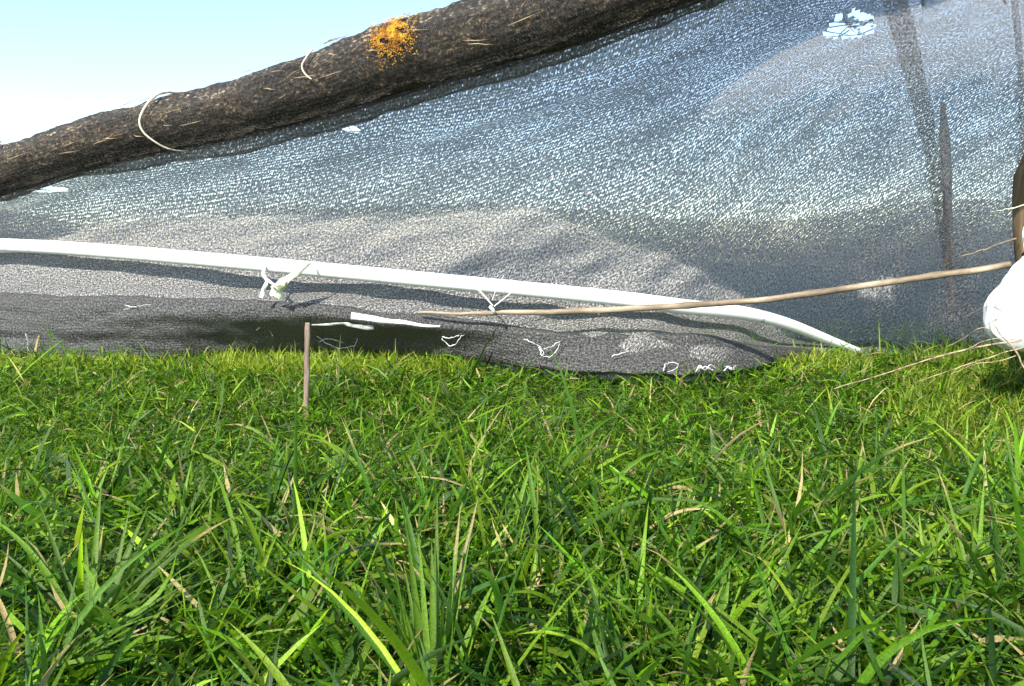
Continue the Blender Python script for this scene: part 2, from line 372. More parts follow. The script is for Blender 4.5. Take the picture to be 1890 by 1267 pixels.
for x in COLX:
    ly, ld = interp(LOGP, x, 1), interp(LOGP, x, 2); py_, pd = interp(PIPE, x, 1), interp(PIPE, x, 2); hy, hd = interp(HEM, x, 1), interp(HEM, x, 2)
    sy, sdp = interp(SK, x, 1), interp(SK, x, 2)
    if x > 1280:
        py_ = 560 + (x - 1280) * .05; pd = 1.62 + (x - 1280) * .0003; sy = py_ + 50; sdp = pd + .08
    lb = ly + 60
    c = [at(x, ly - 8, ld + .055), at(x, lb - 8, ld + .05),
         at(x, lb + (py_ - lb) * .12, ld + .06), at(x, lb + (py_ - lb) * .4, ld + (pd - ld) * .5 + .09), at(x, lb + (py_ - lb) * .75, ld + (pd - ld) * .85 + .085),
         at(x, py_ - 4, pd + .07), at(x, (py_ + sy) / 2 + 6, (pd + sdp) / 2 + .05), at(x, sy + 6, sdp + .012), at(x, hy - 25, hd + .03), at(x, hy + 14, hd + .04)]
    cols.append(c)
ns = sheet('net_sheet', cols, 620, 330, M['net'], net, front_fold, True)
co = np.empty(len(ns.data.vertices) * 3, dtype=np.float32); ns.data.vertices.foreach_get('co', co); co = co.reshape(-1, 3) + np.array(net.location)
def net_depth(px, py):
    d = co[:, 1] * FWD.y + (co[:, 2] - CAMZ) * FWD.z; qx = 945 + co[:, 0] / d * FPX; qy = 633.5 - (co[:, 1] * UP.y + (co[:, 2] - CAMZ) * UP.z) / d * FPX
    return float(d[np.argmin((qx - px) ** 2 + (qy - py) ** 2 + (d > 2) * 1e6)])
def seam(px0, py0, px1, py1, w0, w1, name='seam'):
    V = []; F = []; U = []; n = 70
    for k in range(n):
        q = k / (n - 1); px = px0 + (px1 - px0) * q + 14 * math.sin(q * 3); py = py0 + (py1 - py0) * q; w_ = w0 + (w1 - w0) * q
        for j in range(7):
            x_ = px + w_ * (j / 6 - .5) + 2.5 * noise.noise(Vector((q * 9, j, 1))); dd = net_depth(x_, max(py, -60)) - .004 - .005 * math.sin(j / 6 * math.pi) * (1 + .6 * noise.noise(Vector((q * 12, j * .5, 3))))
            V.append(at(x_, py, dd)); U.append((j / 6 * w_ / 900, q * .5))
    F = [(k * 7 + j, k * 7 + j + 1, (k + 1) * 7 + j + 1, (k + 1) * 7 + j) for k in range(n - 1) for j in range(6)]
    return mesh_obj(name, V, F, M['net_seam'], net, True, U)
o = seam(1640, -40, 1750, 500, 52, 16); tag(o, 'dark doubled seam running down the upper right of the net')
seam(1868, -40, 1876, 430, 14, 10)
fr = []
for (a, b, ra, rb) in TEARS[:4]:
    dd = net_depth(a, b - rb - 4) - .002
    for k in range(6 if ra > 30 and rb > 20 else 3):
        th = random.uniform(0, 6.28); x0, y0 = a + ra * 1.05 * math.cos(th), b + rb * 1.1 * math.sin(th); th2 = th + random.uniform(1.2, 3.6); q = random.uniform(.3, 1.1)
        x1, y1 = a + ra * q * math.cos(th2), b + rb * q * math.sin(th2)
        fr.append((path([at(x0, y0, dd), at((x0 + x1) / 2 + random.uniform(-5, 5), (y0 + y1) / 2 + random.uniform(0, 5), dd), at(x1, y1, dd)], 8), [.0009, .0008, .0008, .0007, .0006, .0006, .0005, .0003]))
o = multi_tube('frayed_thread', fr, M['net_thread'], net, 4); tag(o, 'loose threads fraying across the tears', kind='stuff')
# the doubled skirt below
def skirt_fold(p, a, b):
    w = 0.006 * noise.noise(Vector((p.x * 2.2, p.z * 30, 3))) + 0.005 * noise.noise(Vector((p.x * 9, p.z * 45, 6))) + .003 * noise.noise(Vector((p.x * 30, p.z * 60, 2)))
    dz = 0.006 * noise.noise(Vector((p.x * 7, 0, 4))) + .003 * noise.noise(Vector((p.x * 25, 0, 4)))
    return Vector((0, w * min(1, b * 5 + .15), dz * (1 - b) * .8 + dz * .6 * b))
cols = []
for x in [-420, -200, 0, 150, 300, 450, 600, 720, 850, 1000, 1150, 1280, 1380, 1450, 1530, 1640]:
    sy, s_d = interp(SK, x, 1), interp(SK, x, 2); hy, hd = interp(HEM, x, 1), interp(HEM, x, 2)
    cols.append([at(x, sy - 4, s_d + .022), at(x, sy, s_d), at(x, sy + (hy - sy) * .3, s_d - .004), at(x, sy + (hy - sy) * .7, s_d * .35 + hd * .65), at(x, hy - 3, hd), at(x, hy + 3, hd + .012)])
o = sheet('folded_skirt', cols, 360, 60, M['net_fold'], net, skirt_fold); tag(o, 'dark doubled bottom fold of the net')
# gathered strip bunched under the log
def bunch_fold(p, a, b):
    return Vector((0, .008 * noise.noise(Vector((p.x * 14, b * 6, 1))), .010 * noise.noise(Vector((p.x * 6, 0, 8))) * b + .004 * noise.noise(Vector((p.x * 30, b * 4, 3)))))
cols = []
for x in [-420, -200, 0, 150, 300, 450, 600, 720, 850, 1050, 1280, 1500]:
    ly, ld = interp(LOGP, x, 1), interp(LOGP, x, 2); ex = float(np.interp(x, [0, 150, 300, 450, 600, 850, 1050, 1280, 1500], [60, 60, 74, 88, 92, 98, 98, 96, 96]))
    cols.append([at(x, ly + 8, ld + .045), at(x, ly + 46, ld + .028), at(x, ly + ex * .82, ld + .02), at(x, ly + ex, ld + .03), at(x, ly + ex - 4, ld + .045)])
o = sheet('gathered_edge', cols, 300, 24, M['net_bunch'], net, bunch_fold); tag(o, 'dark gathered net edge bunched along the underside of the log')
# rear side of the tent
def rear_fold(p, a, b):
    return Vector((0, .03 * noise.noise(Vector((p.x * 3, p.z * 8, 1))), .015 * noise.noise(Vector((p.x * 4, 0, 8)))))
cols = []
for x in [-600, -200, 200, 600, 1000, 1400, 1800, 2300]:
    t_ = 395 + 22 * math.sin(x * .006)
    cols.append([at(x, t_ - 6, 2.12), at(x, t_ + 50, 2.25), at(x, t_ + 120, 2.45), at(x, 612, 2.65)])
o = sheet('rear_sheet', cols, 200, 60, M['net_rear'], net, rear_fold)

# black netting rolled round the log
WV = []; WF = []; WU = []; nw = 26
for i in range(0, NL, 1):
    T = (lp[min(i + 1, NL - 1)] - lp[max(i - 1, 0)]).normalized(); f_ = (Vector((0, 0, CAMZ)) - lp[i]); f_ = (f_ - T * f_.dot(T)).normalized(); u_ = T.cross(f_)
    if u_.z < 0: u_ = -u_
    top = 38 + 26 * noise.noise(Vector((i * .03, 0, 3))) + 12 * noise.noise(Vector((i * .13, 0, 6)))
    for k in range(nw):
        an = R(-120 + (top + 120) * k / (nw - 1)); rr = lr[i] + .0055 + .0028 * noise.noise(Vector((i * .10, an * 5, 1))) + .002 * noise.noise(Vector((i * .35, an * 12, 5)))
        WV.append(lp[i] + (f_ * math.cos(an) + u_ * math.sin(an)) * rr); WU.append((i * .0072, an * .05))
WF = [(i * nw + k, i * nw + k + 1, (i + 1) * nw + k + 1, (i + 1) * nw + k) for i in range(NL - 1) for k in range(nw - 1)]
o = mesh_obj('rolled_edge', WV, WF, M['net_wrap'], net, True, WU); tag(o, 'black netting rolled round the log')
# ---------------------------------------------------------------- white pipe, stick, stake
pp = path([at(*p) for p in PIPE], 160); c = pp[60].copy()
V, F, U = tube_data([p - c for p in pp], [.0142 * (1 - .62 * min(1, max(0, (k - 100) / 52)) ** 1.3) for k in range(160)], 20)
o = mesh_obj('plastic_pipe', V, F, M['pipe'], None, True, U); o.location = c
tag(o, 'long bright white plastic pipe sagging across the net down into the grass', 'pipe')
STK = [(772, 577, 1.49), (860, 579, 1.475), (950, 577, 1.46), (1070, 575, 1.45), (1200, 568, 1.44), (1330, 560, 1.42), (1450, 549, 1.39), (1600, 527, 1.36), (1750, 506, 1.32), (1866, 489, 1.28)]
sp_ = path([at(*p) for p in STK], 140); c = sp_[0].copy()
kn = [22, 50, 70, 98, 121]
rad = [(.0022 + .0032 * min(1, k / 45)) * (1 + .22 * sum(math.exp(-((k - q) / 1.6) ** 2) for q in kn)) for k in range(140)]
stick = empty('dry_stick', c, 'long thin dry brown stick crossing in front of the white pipe to the white bag', 'stick')
sp2 = [p + Vector((0, 0, .0016 * noise.noise(Vector((k * .12, 0, 0))))) for k, p in enumerate(sp_)]
tube('stem', sp2, rad, M['cane'], stick, 12)
for q in (50, 98, 121):
    tube('twig_stub', [sp2[q], sp2[q] + Vector((.006, -.004, random.choice((-1, 1)) * .008))], [.0022, .0010], M['cane'], stick, 6)

stk = [at(568, 596, 1.275), at(567, 650, 1.28), at(566, 710, 1.285), at(565, 790, 1.29), at(564, 850, 1.295)]
ps = path(stk, 50); c = ps[-1].copy()
V, F, U = tube_data([p - c for p in ps], [.0046 * (1 - .25 * max(0, 1 - k / 4)) for k in range(50)], 12, lambda L, an, i: .0012 * noise.noise(Vector((L * 40, math.cos(an) * 2, math.sin(an) * 2))) + .0006 * noise.noise(Vector((L * 160, math.cos(an) * 4, 3))))
o = mesh_obj('wooden_stake', V, F, M['stake'], None, True, U); o.location = c
tag(o, 'short thin brown stake standing upright in the grass before the net hem', 'stake')

# posts
def post(pix, d, r, label, group=None):
    P = path([at(q[0], q[1], d) for q in pix], 61); c = P[-1].copy()
    V, F, U = tube_data([p - c for p in P], [r * (.35 + .65 * min(1, k / 14)) for k in range(61)], 24, lambda L, an, i: .004 * noise.noise(Vector((L * 6, math.cos(an) * 1.5, math.sin(an) * 1.5))) + .002 * noise.noise(Vector((L * 20, math.cos(an) * 4, math.sin(an) * 4))))
    o = mesh_obj('wooden_post', V, F, M['post'], None, True, U); o.location = c; tag(o, label, 'post', group)
post([(1740, 190), (1746, 300), (1752, 480), (1758, 668)], 2.08, .011, 'brown wooden post seen dimly through the net left of the white bag')
post([(1940, 230), (1924, 330), (1920, 440), (1938, 560), (1972, 730)], 1.36, .040, 'dark wooden post at the right edge of the photo behind the white bag')

# ---------------------------------------------------------------- white bag
bagc = at(1899, 572, 1.24)
bag = empty('plastic_bag', bagc, 'bulging white plastic bag tied at its neck beside the end of the stick', 'bag')
def bag_mesh():
    V = []; F = []; nr, ns = 70, 64
    prof = [(.128, .012), (.112, .013), (.098, .011), (.086, .010), (.078, .014), (.066, .024), (.050, .034), (.030, .046), (.008, .057), (-.012, .059), (-.032, .057), (-.048, .046), (-.060, .032), (-.066, .004)]
    pr = path([Vector((a, b, 0)) for a, b in prof], nr)
    for j in range(nr):
        z, r = pr[j].x, pr[j].y
        for k in range(ns):
            an = 2 * math.pi * k / ns; neck = max(0, min(1, (z - .03) / .05))
            rr = r * (1 + .16 * neck * math.sin(an * 9 + z * 30) + .06 * max(0, 1 - abs(z - .03) / .06) * math.sin(an * 13 + 2 * noise.noise(Vector((an, z * 20, 0)))) + .16 * abs(noise.noise(Vector((math.cos(an) * 3, math.sin(an) * 3, z * 35)))) + .05 * noise.noise(Vector((math.cos(an) * 1.4, math.sin(an) * 1.4, z * 22))) + .03 * noise.noise(Vector((math.cos(an) * 4, math.sin(an) * 4, z * 60))))
            V.append(bagc + Vector((math.cos(an) * rr, math.sin(an) * rr * .85, z)))
    for j in range(nr - 1):
        for k in range(ns): F.append((j * ns + k, j * ns + (k + 1) % ns, (j + 1) * ns + (k + 1) % ns, (j + 1) * ns + k))
    F.append(tuple(range(ns))); F.append(tuple(range((nr - 1) * ns, nr * ns)))
    return V, F
V, F = bag_mesh(); mesh_obj('bag_body', V, F, M['bag'], bag)
tube('neck_tie', [bagc + Vector((.0125 * math.cos(q), .012 * math.sin(q), .087 + .003 * math.sin(q * 2))) for q in np.linspace(0, 6.3, 24)], .0022, M['dark'], bag, 6)
hc = bagc + Vector((-.017, -.0515, .010))
hv = [hc + Vector((.0035 * math.cos(q), 0.0008, .0036 * math.sin(q))) for q in np.linspace(0, 2 * math.pi, 13)[:-1]]
hb = [v + Vector((0, .006, 0)) for v in hv]
mesh_obj('hole_spot', hv + hb, [tuple(range(12))] + [(k, (k + 1) % 12, 12 + (k + 1) % 12, 12 + k) for k in range(12)], M['dark'], bag, False)

# ---------------------------------------------------------------- strings, scraps, stalks
def line_thing(name, pix, r, mat, label, cat, group=None, seg=6, n=24):
    P = path([at(*p) for p in pix], n); c = P[0].copy()
    P = [p + Vector([.0018 * noise.noise(Vector((k * .35, j * 7, pix[0][1]))) for j in range(3)]) for k, p in enumerate(P)]
    rr = [r * .72 * (1 - .5 * k / (n - 1)) for k in range(n)]
    V, F, U = tube_data([p - c for p in P], rr, seg); o = mesh_obj(name, V, F, mat, None, True, U); o.location = c
    return tag(o, label, cat, group)
# film strip knotted on the pipe
film = empty('film_tie', at(510, 520, 1.48), 'yellowish green plastic strip knotted on the white pipe above the stake', 'plastic strip')
def ribbon(name, pix, w0, w1, mat, parent, tw=0.6):
    P = path([at(*p) for p in pix], 22); V = []; F = []
    for k, p in enumerate(P):
        T = (P[min(k + 1, 21)] - P[max(k - 1, 0)]).normalized(); a = tw * math.sin(k * .5)
        s = T.cross(FWD).normalized(); s = (s * math.cos(a) + FWD * math.sin(a)); wd = w0 + (w1 - w0) * k / 21
        mid = FWD * (-.0015 * math.sin(k))
        for q in (-1, 0, 1): V.append(p + s * wd * q + (mid if q == 0 else Vector((0, 0, 0))))
        for q in (-1, 0, 1): V.append(p + s * wd * q + (mid if q == 0 else Vector((0, 0, 0))) + FWD * .0006)
    for k in range(21):
        b = k * 6
        F += [(b, b + 1, b + 7, b + 6), (b + 1, b + 2, b + 8, b + 7), (b + 3, b + 9, b + 10, b + 4), (b + 4, b + 10, b + 11, b + 5), (b, b + 6, b + 9, b + 3), (b + 2, b + 5, b + 11, b + 8)]
    return mesh_obj(name, V, F, mat, parent)
ribbon('loose_end', [(572, 484, 1.49), (552, 500, 1.47), (530, 516, 1.468), (514, 532, 1.48), (508, 548, 1.49)], .004, .012, M['film'], film)
ribbon('knot_strand', [(489, 490, 1.53), (486, 506, 1.51), (492, 520, 1.50), (486, 536, 1.50), (482, 550, 1.50)], .003, .004, M['string'], film)
ribbon('knot_strand', [(489, 512, 1.50), (500, 522, 1.495), (508, 530, 1.49), (500, 546, 1.495)], .002, .004, M['string'], film)
ribbon('loose_end', [(540, 508, 1.472), (526, 520, 1.465), (516, 526, 1.465), (500, 530, 1.475)], .004, .002, M['film'], film)

# V-shaped string holding stick to pipe
vt = empty('string_tie', at(910, 572, 1.45), 'thin pale V-shaped string tying the left part of the stick to the white pipe', 'string', None)
multi_tube('strand', [(path([at(872, 528, 1.475), at(888, 540, 1.458), at(910, 565, 1.45)], 12), .0014), (path([at(962, 522, 1.46), at(944, 540, 1.455), at(912, 566, 1.45)], 12), [.0006 + .0007 * k / 11 for k in range(12)]),
           (path([at(930, 508, 1.475), at(918, 530, 1.465), at(908, 555, 1.45)], 10), .0005)], M['string'], vt)
tube('knot', [at(904, 566, 1.448), at(910, 572, 1.445), at(913, 580, 1.45)], [.0028, .0034, .002], M['string'], vt, 8)

def scrap(pixsets, r, label, mat='string', cat='string'):
    def skirt_depth(a, b):
        y0, d0 = interp(SK, a, 1), interp(SK, a, 2); y1, d1 = interp(HEM, a, 1), interp(HEM, a, 2)
        f = min(1, max(0, (b - y0) / max(1, y1 - y0))); return d0 + (d1 - d0) * f
    pixsets = [[(a, b, skirt_depth(a, b) - .017) for a, b, d_ in q] for q in pixsets]
    c = at(*pixsets[0][0]); Vs = []; Fs = []; Us = []
    for px in pixsets:
        P = path([at(*p) - c for p in px], 16); P = [p + Vector([random.gauss(0, .0009) for _ in range(3)]) for p in P]; v, f, u = tube_data(P, [r * .7 * (1 - .4 * k / 15) * random.uniform(.5, 1.5) for k in range(16)], 5); b = len(Vs)
        Vs += v; Us += u; Fs += [tuple(i + b for i in q) for q in f]
    o = mesh_obj('string_scrap', Vs, Fs, M[mat], None, True, Us); o.location = c; tag(o, label, cat, 'string scraps on the net skirt')
scrap([[(815, 622, 1.495), (830, 624, 1.485), (848, 618, 1.485), (860, 608, 1.495)], [(816, 625, 1.495), (826, 636, 1.49), (838, 637, 1.49), (848, 626, 1.49), (856, 618, 1.49)]], .0013, 'crumpled white string loop under the stick, right of the wire ring')
scrap([[(585, 622, 1.50), (600, 633, 1.495), (625, 642, 1.49), (650, 640, 1.49), (661, 630, 1.495), (655, 624, 1.50)], [(588, 632, 1.50), (604, 626, 1.495), (620, 629, 1.49), (634, 634, 1.49)]], .0009, 'thin shiny ring of wire just right of the stake')
scrap([[(968, 626, 1.485), (985, 634, 1.475), (1000, 643, 1.475)], [(1034, 630, 1.485), (1018, 640, 1.475), (1003, 644, 1.475)], [(996, 644, 1.475), (1000, 656, 1.475), (1015, 659, 1.475), (1026, 648, 1.475), (1032, 636, 1.48)], [(996, 643, 1.475), (1003, 650, 1.47), (1000, 656, 1.472)]], .0010, 'white string scrap shaped like a small bird below the middle of the stick')
scrap([[(1130, 658, 1.49), (1145, 653, 1.485), (1160, 648, 1.49)]], .0012, 'single straight white string end left of the crumpled tatters on the hem')
scrap([[(1224, 683, 1.53), (1230, 672, 1.525), (1248, 670, 1.52), (1250, 680, 1.525), (1232, 686, 1.53)]], .0012, 'white string curl on the lower hem, leftmost of the crumpled tatters')
scrap([[(1284, 688, 1.54), (1292, 674, 1.53), (1300, 684, 1.53), (1312, 674, 1.53), (1322, 680, 1.54)], [(1286, 680, 1.535), (1300, 678, 1.53), (1318, 684, 1.535)]], .0016, 'thick crumpled white tatter in the middle of the hem tatters')
scrap([[(1335, 686, 1.56), (1344, 676, 1.55), (1352, 682, 1.55), (1358, 674, 1.56)], [(1340, 676, 1.55), (1350, 684, 1.555)]], .0014, 'crumpled white tatter nearest to the low end of the pipe')
scrap([[(230, 563, 1.60), (245, 568, 1.59), (262, 564, 1.59), (278, 562, 1.60)], [(228, 572, 1.6), (244, 568, 1.59)]], .0008, 'faint thin string on the dark skirt, far left of the stake')
scrap([[(472, 610, 1.55), (482, 605, 1.54), (496, 610, 1.54), (505, 622, 1.55)]], .0008, 'faint thin string arch on the dark skirt just left of the stake')
scrap([[(48, 618, 1.78), (51, 635, 1.78), (52, 652, 1.8)]], .0008, 'tiny upright string end on the skirt near the left edge')
# bright plastic strip showing in the fold
fl = empty('plastic_sliver', at(740, 596, 1.47), 'flat white plastic sliver lying in the net fold between stake and stick', 'plastic strip')
ribbon('sliver', [(648, 583, 1.45), (680, 587, 1.44), (715, 593, 1.436), (745, 595, 1.434), (780, 601, 1.436), (812, 603, 1.45)], .0062, .0016, M['pipe'], fl, .35)
ribbon('loose_corner', [(575, 600, 1.462), (605, 599, 1.455), (635, 598, 1.452), (655, 602, 1.455), (690, 606, 1.46)], .0012, .005, M['film_grey'], fl, .8)

# dry stalks by the bag
line_thing('dry_stalk', [(1885, 628, 1.20), (1800, 642, 1.22), (1720, 662, 1.24), (1640, 688, 1.26), (1540, 718, 1.27)], .0022, M['straw'], 'longest dry stalk reaching from under the bag down left over the grass', 'stalk', 'dry stalks around the white bag')
line_thing('dry_stalk', [(1892, 640, 1.18), (1820, 662, 1.19), (1760, 682, 1.20), (1690, 706, 1.22)], .0014, M['straw'], 'thin pale dry stalk just below the longest stalk', 'stalk', 'dry stalks around the white bag')
line_thing('dry_stalk', [(1845, 612, 1.24), (1810, 606, 1.25), (1780, 624, 1.27), (1745, 642, 1.28)], .0010, M['straw'], 'fine curved dry stalk left of the bag bottom', 'stalk', 'dry stalks around the white bag')
line_thing('dry_stalk', [(1876, 441, 1.24), (1845, 450, 1.26), (1810, 463, 1.28), (1770, 474, 1.30)], .0016, M['straw'], 'short dry twig slanting just above the right end of the stick', 'stalk', 'dry stalks around the white bag')
line_thing('dry_stalk', [(1858, 628, 1.17), (1876, 650, 1.165), (1890, 680, 1.16), (1915, 730, 1.15)], .0022, M['straw'], 'dark brown stalk leaning down right beneath the bag', 'stalk', 'dry stalks around the white bag')
line_thing('dry_stalk', [(1832, 594, 1.17), (1840, 608, 1.165), (1850, 622, 1.165), (1862, 632, 1.17)], .0016, M['straw'], 'small dry twig lying against the lower left side of the bag', 'stalk', 'dry stalks around the white bag')
line_thing('dry_stalk', [(1850, 575, 1.2), (1826, 566, 1.21), (1800, 574, 1.23), (1782, 586, 1.25)], .0008, M['straw'], 'wispy dry stalk sticking out left from the middle of the bag', 'stalk', 'dry stalks around the white bag')
line_thing('dry_stalk', [(1860, 622, 1.2), (1815, 630, 1.21), (1770, 652, 1.23), (1700, 660, 1.26)], .0009, M['straw'], 'faint dry stalk just above the longest stalk', 'stalk', 'dry stalks around the white bag')
line_thing('dry_stalk', [(1880, 655, 1.17), (1840, 668, 1.18), (1800, 672, 1.19), (1750, 694, 1.20)], .0010, M['straw'], 'lowest dry stalk lying on the grass tips under the bag', 'stalk', 'dry stalks around the white bag')
line_thing('post_string', [(1890, 378, 1.28), (1872, 384, 1.275), (1850, 388, 1.29), (1830, 392, 1.32)], .0014, M['film'], 'pale yellow string end sticking out left from the edge post', 'string')

# ---------------------------------------------------------------- grass
def blades(N, x, y, z, L, W, az, t0, t1, col, segs, cols3=True, twist=None):
    s = np.linspace(0, 1, segs + 1)
    P = np.zeros((N, segs + 1, 3)); P[:, 0] = np.stack([x, y, z], 1)
    ca, sa = np.cos(az), np.sin(az)
    for k in range(1, segs + 1):
        th = t0 + t1 * ((k - .5) / segs) ** 1.3; h = np.sin(th) * L / segs; v = np.cos(th) * L / segs
        P[:, k] = P[:, k - 1] + np.stack([ca * h, sa * h, v], 1)
    prof = np.minimum(1, .55 + 1.4 * s) * (1 - s ** 2.6); prof[-1] = .03
    tw = (twist if twist is not None else rng.normal(0, .8, N))
    T = np.gradient(P, axis=1); T /= np.linalg.norm(T, axis=2, keepdims=True) + 1e-9
    side = np.stack([-sa, ca, np.zeros(N)], 1)[:, None, :] * np.ones((1, segs + 1, 1)); nrm = np.cross(T, side)
    ang = tw[:, None, None] * (0.4 + 1.2 * s[None, :, None])
    sd_ = side * np.cos(ang) + nrm * np.sin(ang); nn = np.cross(T, sd_)
    hw = (W[:, None] * prof[None] * .5)[:, :, None]
    if cols3:
        v = np.stack([P - sd_ * hw, P - nn * hw * .45, P + sd_ * hw], 2); nc = 3
    else:
        v = np.stack([P - sd_ * hw, P + sd_ * hw], 2); nc = 2
    V = v.reshape(N, -1, 3); nv = (segs + 1) * nc
    q = []
    for k in range(segs):
        for j in range(nc - 1):
            a = k * nc + j; q.append((a, a + 1, a + nc + 1, a + nc))
    Q = np.array(q)[None] + (np.arange(N) * nv)[:, None, None]
    # colour: per blade, paler rib and drier tip on some
    Cc = np.repeat(col[:, None, :], nv, 1); tip = (np.repeat(s, nc)[None, :, None] > .78) * (rng.random(N) < .10)[:, None, None]
    Cc = np.where(tip, np.array([.34, .27, .10])[None, None], Cc)
    return V.reshape(-1, 3), Q.reshape(-1, 4), Cc.reshape(-1, 3)

def raw_mesh(name, parts, mat):
    V = np.concatenate([p[0] for p in parts]); Cc = np.concatenate([p[2] for p in parts]); off = 0; Qs = []
    for p in parts: Qs.append(p[1] + off); off += len(p[0])
    Q = np.concatenate(Qs).astype(np.int32)
    me = bpy.data.meshes.new(name); me.vertices.add(len(V)); me.vertices.foreach_set('co', V.astype(np.float32).ravel())
    me.loops.add(Q.size); me.loops.foreach_set('vertex_index', Q.ravel()); me.polygons.add(len(Q))
    me.polygons.foreach_set('loop_start', np.arange(0, Q.size, 4, dtype=np.int32)); me.polygons.foreach_set('loop_total', np.full(len(Q), 4, dtype=np.int32))
    me.polygons.foreach_set('use_smooth', np.ones(len(Q), dtype=bool))
    me.update(calc_edges=True)
    a = me.attributes.new('col', 'FLOAT_COLOR', 'POINT'); a.data.foreach_set('color', np.concatenate([Cc, np.ones((len(Cc), 1))], 1).astype(np.float32).ravel())
    me.materials.append(mat); o = bpy.data.objects.new(name, me); C.objects.link(o); return o

PAL = np.array([[.062, .150, .004], [.030, .086, .003], [.105, .205, .006], [.036, .100, .007], [.165, .260, .014], [.013, .042, .004]])
def colours(N, dry=.05):
    c = PAL[rng.choice(len(PAL), N, p=[.27, .19, .22, .11, .14, .07])] * rng.lognormal(.02, .30, (N, 1))
    d = rng.random(N) < dry; c[d] = np.array([.38, .30, .13]) * rng.lognormal(0, .25, (d.sum(), 1)); return c
def vnoise(x, y, s, seed):
    """smooth value noise, vectorised"""
    g = np.random.default_rng(seed).random((64, 64)); X = x * s + 500; Y = y * s + 500
    xi, yi = np.floor(X).astype(int), np.floor(Y).astype(int); fx, fy = X - xi, Y - yi; fx = fx * fx * (3 - 2 * fx); fy = fy * fy * (3 - 2 * fy)
    G = lambda a, b: g[a % 64, b % 64]
    return (G(xi, yi) * (1 - fx) + G(xi + 1, yi) * fx) * (1 - fy) + (G(xi, yi + 1) * (1 - fx) + G(xi + 1, yi + 1) * fx) * fy
def scatter(n, d0, d1, margin=.12):
    """n points over the wedge of ground between distances d0 and d1"""
    d = np.sqrt(rng.random(n) * (d1 ** 2 - d0 ** 2) + d0 ** 2); hw = .64 * d * 1.12 + margin
    return (rng.random(n) * 2 - 1) * hw, d
def tussocks(nt_, per, d0, d1, Lm, Wm, spread, segs, c3, dry=.05, keep=.36):
    cx, cy = scatter(nt_, d0, d1)
    den = vnoise(cx, cy, 9, 5) * .6 + vnoise(cx, cy, 3, 9) * .4
    k = den > keep * rng.random(nt_) * 2; cx, cy = cx[k], cy[k]; n0 = len(cx)
    lean = rng.normal(0, .22, n0); laz = rng.random(n0) * 2 * np.pi; size = rng.lognormal(0, .25, n0); tint = rng.lognormal(0, .26, (n0, 1)) * rng.lognormal(0, .05, (n0, 3))
    i = np.repeat(np.arange(n0), per); N = len(i)
    r = np.abs(rng.normal(0, spread, N)); a = rng.random(N) * 2 * np.pi
    x, y = cx[i] + r * np.cos(a), cy[i] + r * np.sin(a)
    az = a + rng.normal(0, .7, N); mixl = rng.random(N) < .35; az = np.where(mixl, laz[i], az)
    t0 = np.clip(np.abs(rng.normal(.55, .38, N)) + r / spread * .15, 0, 1.35); t1 = np.abs(rng.normal(.95, .55, N)); t1 = np.minimum(t1, 1.85 - t0)
    L = Lm * size[i] * rng.lognormal(0, .30, N); W = np.minimum(Wm * rng.lognormal(0, .28, N) * size[i] ** .5, .0060 if d0 < 1 else 1)
    col = colours(N, dry) * (tint[i] ** .8)
    z = 0.012 * (vnoise(x, y, 2, 3) - .5) - .004 + rise(y)
    return blades(N, x, y, z, L, W, az, t0, t1, col, segs, c3)
def matted(n, d0, d1, L0, W0, zmax):
    x, y = scatter(n, d0, d1); z = rng.uniform(.004, 1, n) ** 1.2 * zmax + rise(y)
    return blades(n, x, y, z, L0 * rng.lognormal(0, .35, n), W0 * rng.lognormal(0, .3, n), rng.random(n) * 6.283, np.clip(rng.normal(1.25, .4, n), .3, 2.1), rng.normal(.1, .5, n), colours(n, .035), 4, False, rng.normal(0, .9, n))
near = [matted(7000, .18, 1.0, .038, .0038, .042), tussocks(1500, 10, .25, .95, .060, .0050, .012, 7, True, .03),
        tussocks(3200, 9, .18, 1.0, .036, .0022, .016, 5, False, .04)]
g = raw_mesh('grass', near, M['grass']); tag(g, kind='stuff')
mid = [matted(30000, .95, 1.8, .024, .0026, .036), tussocks(4800, 9, .92, 1.7, .044, .0031, .013, 5, False, .05),
       tussocks(9500, 8, .95, 1.7, .030, .0019, .018, 4, False, .07),
       tussocks(10000, 9, 1.65, 3.0, .040, .0028, .02, 4, False, .04)]
g = raw_mesh('grass', mid, M['grass']); tag(g, kind='stuff')
far = [tussocks(9000, 8, 2.9, 9, .065, .008, .05, 3, False, .04)]
g = raw_mesh('grass', far, M['grass']); tag(g, kind='stuff')

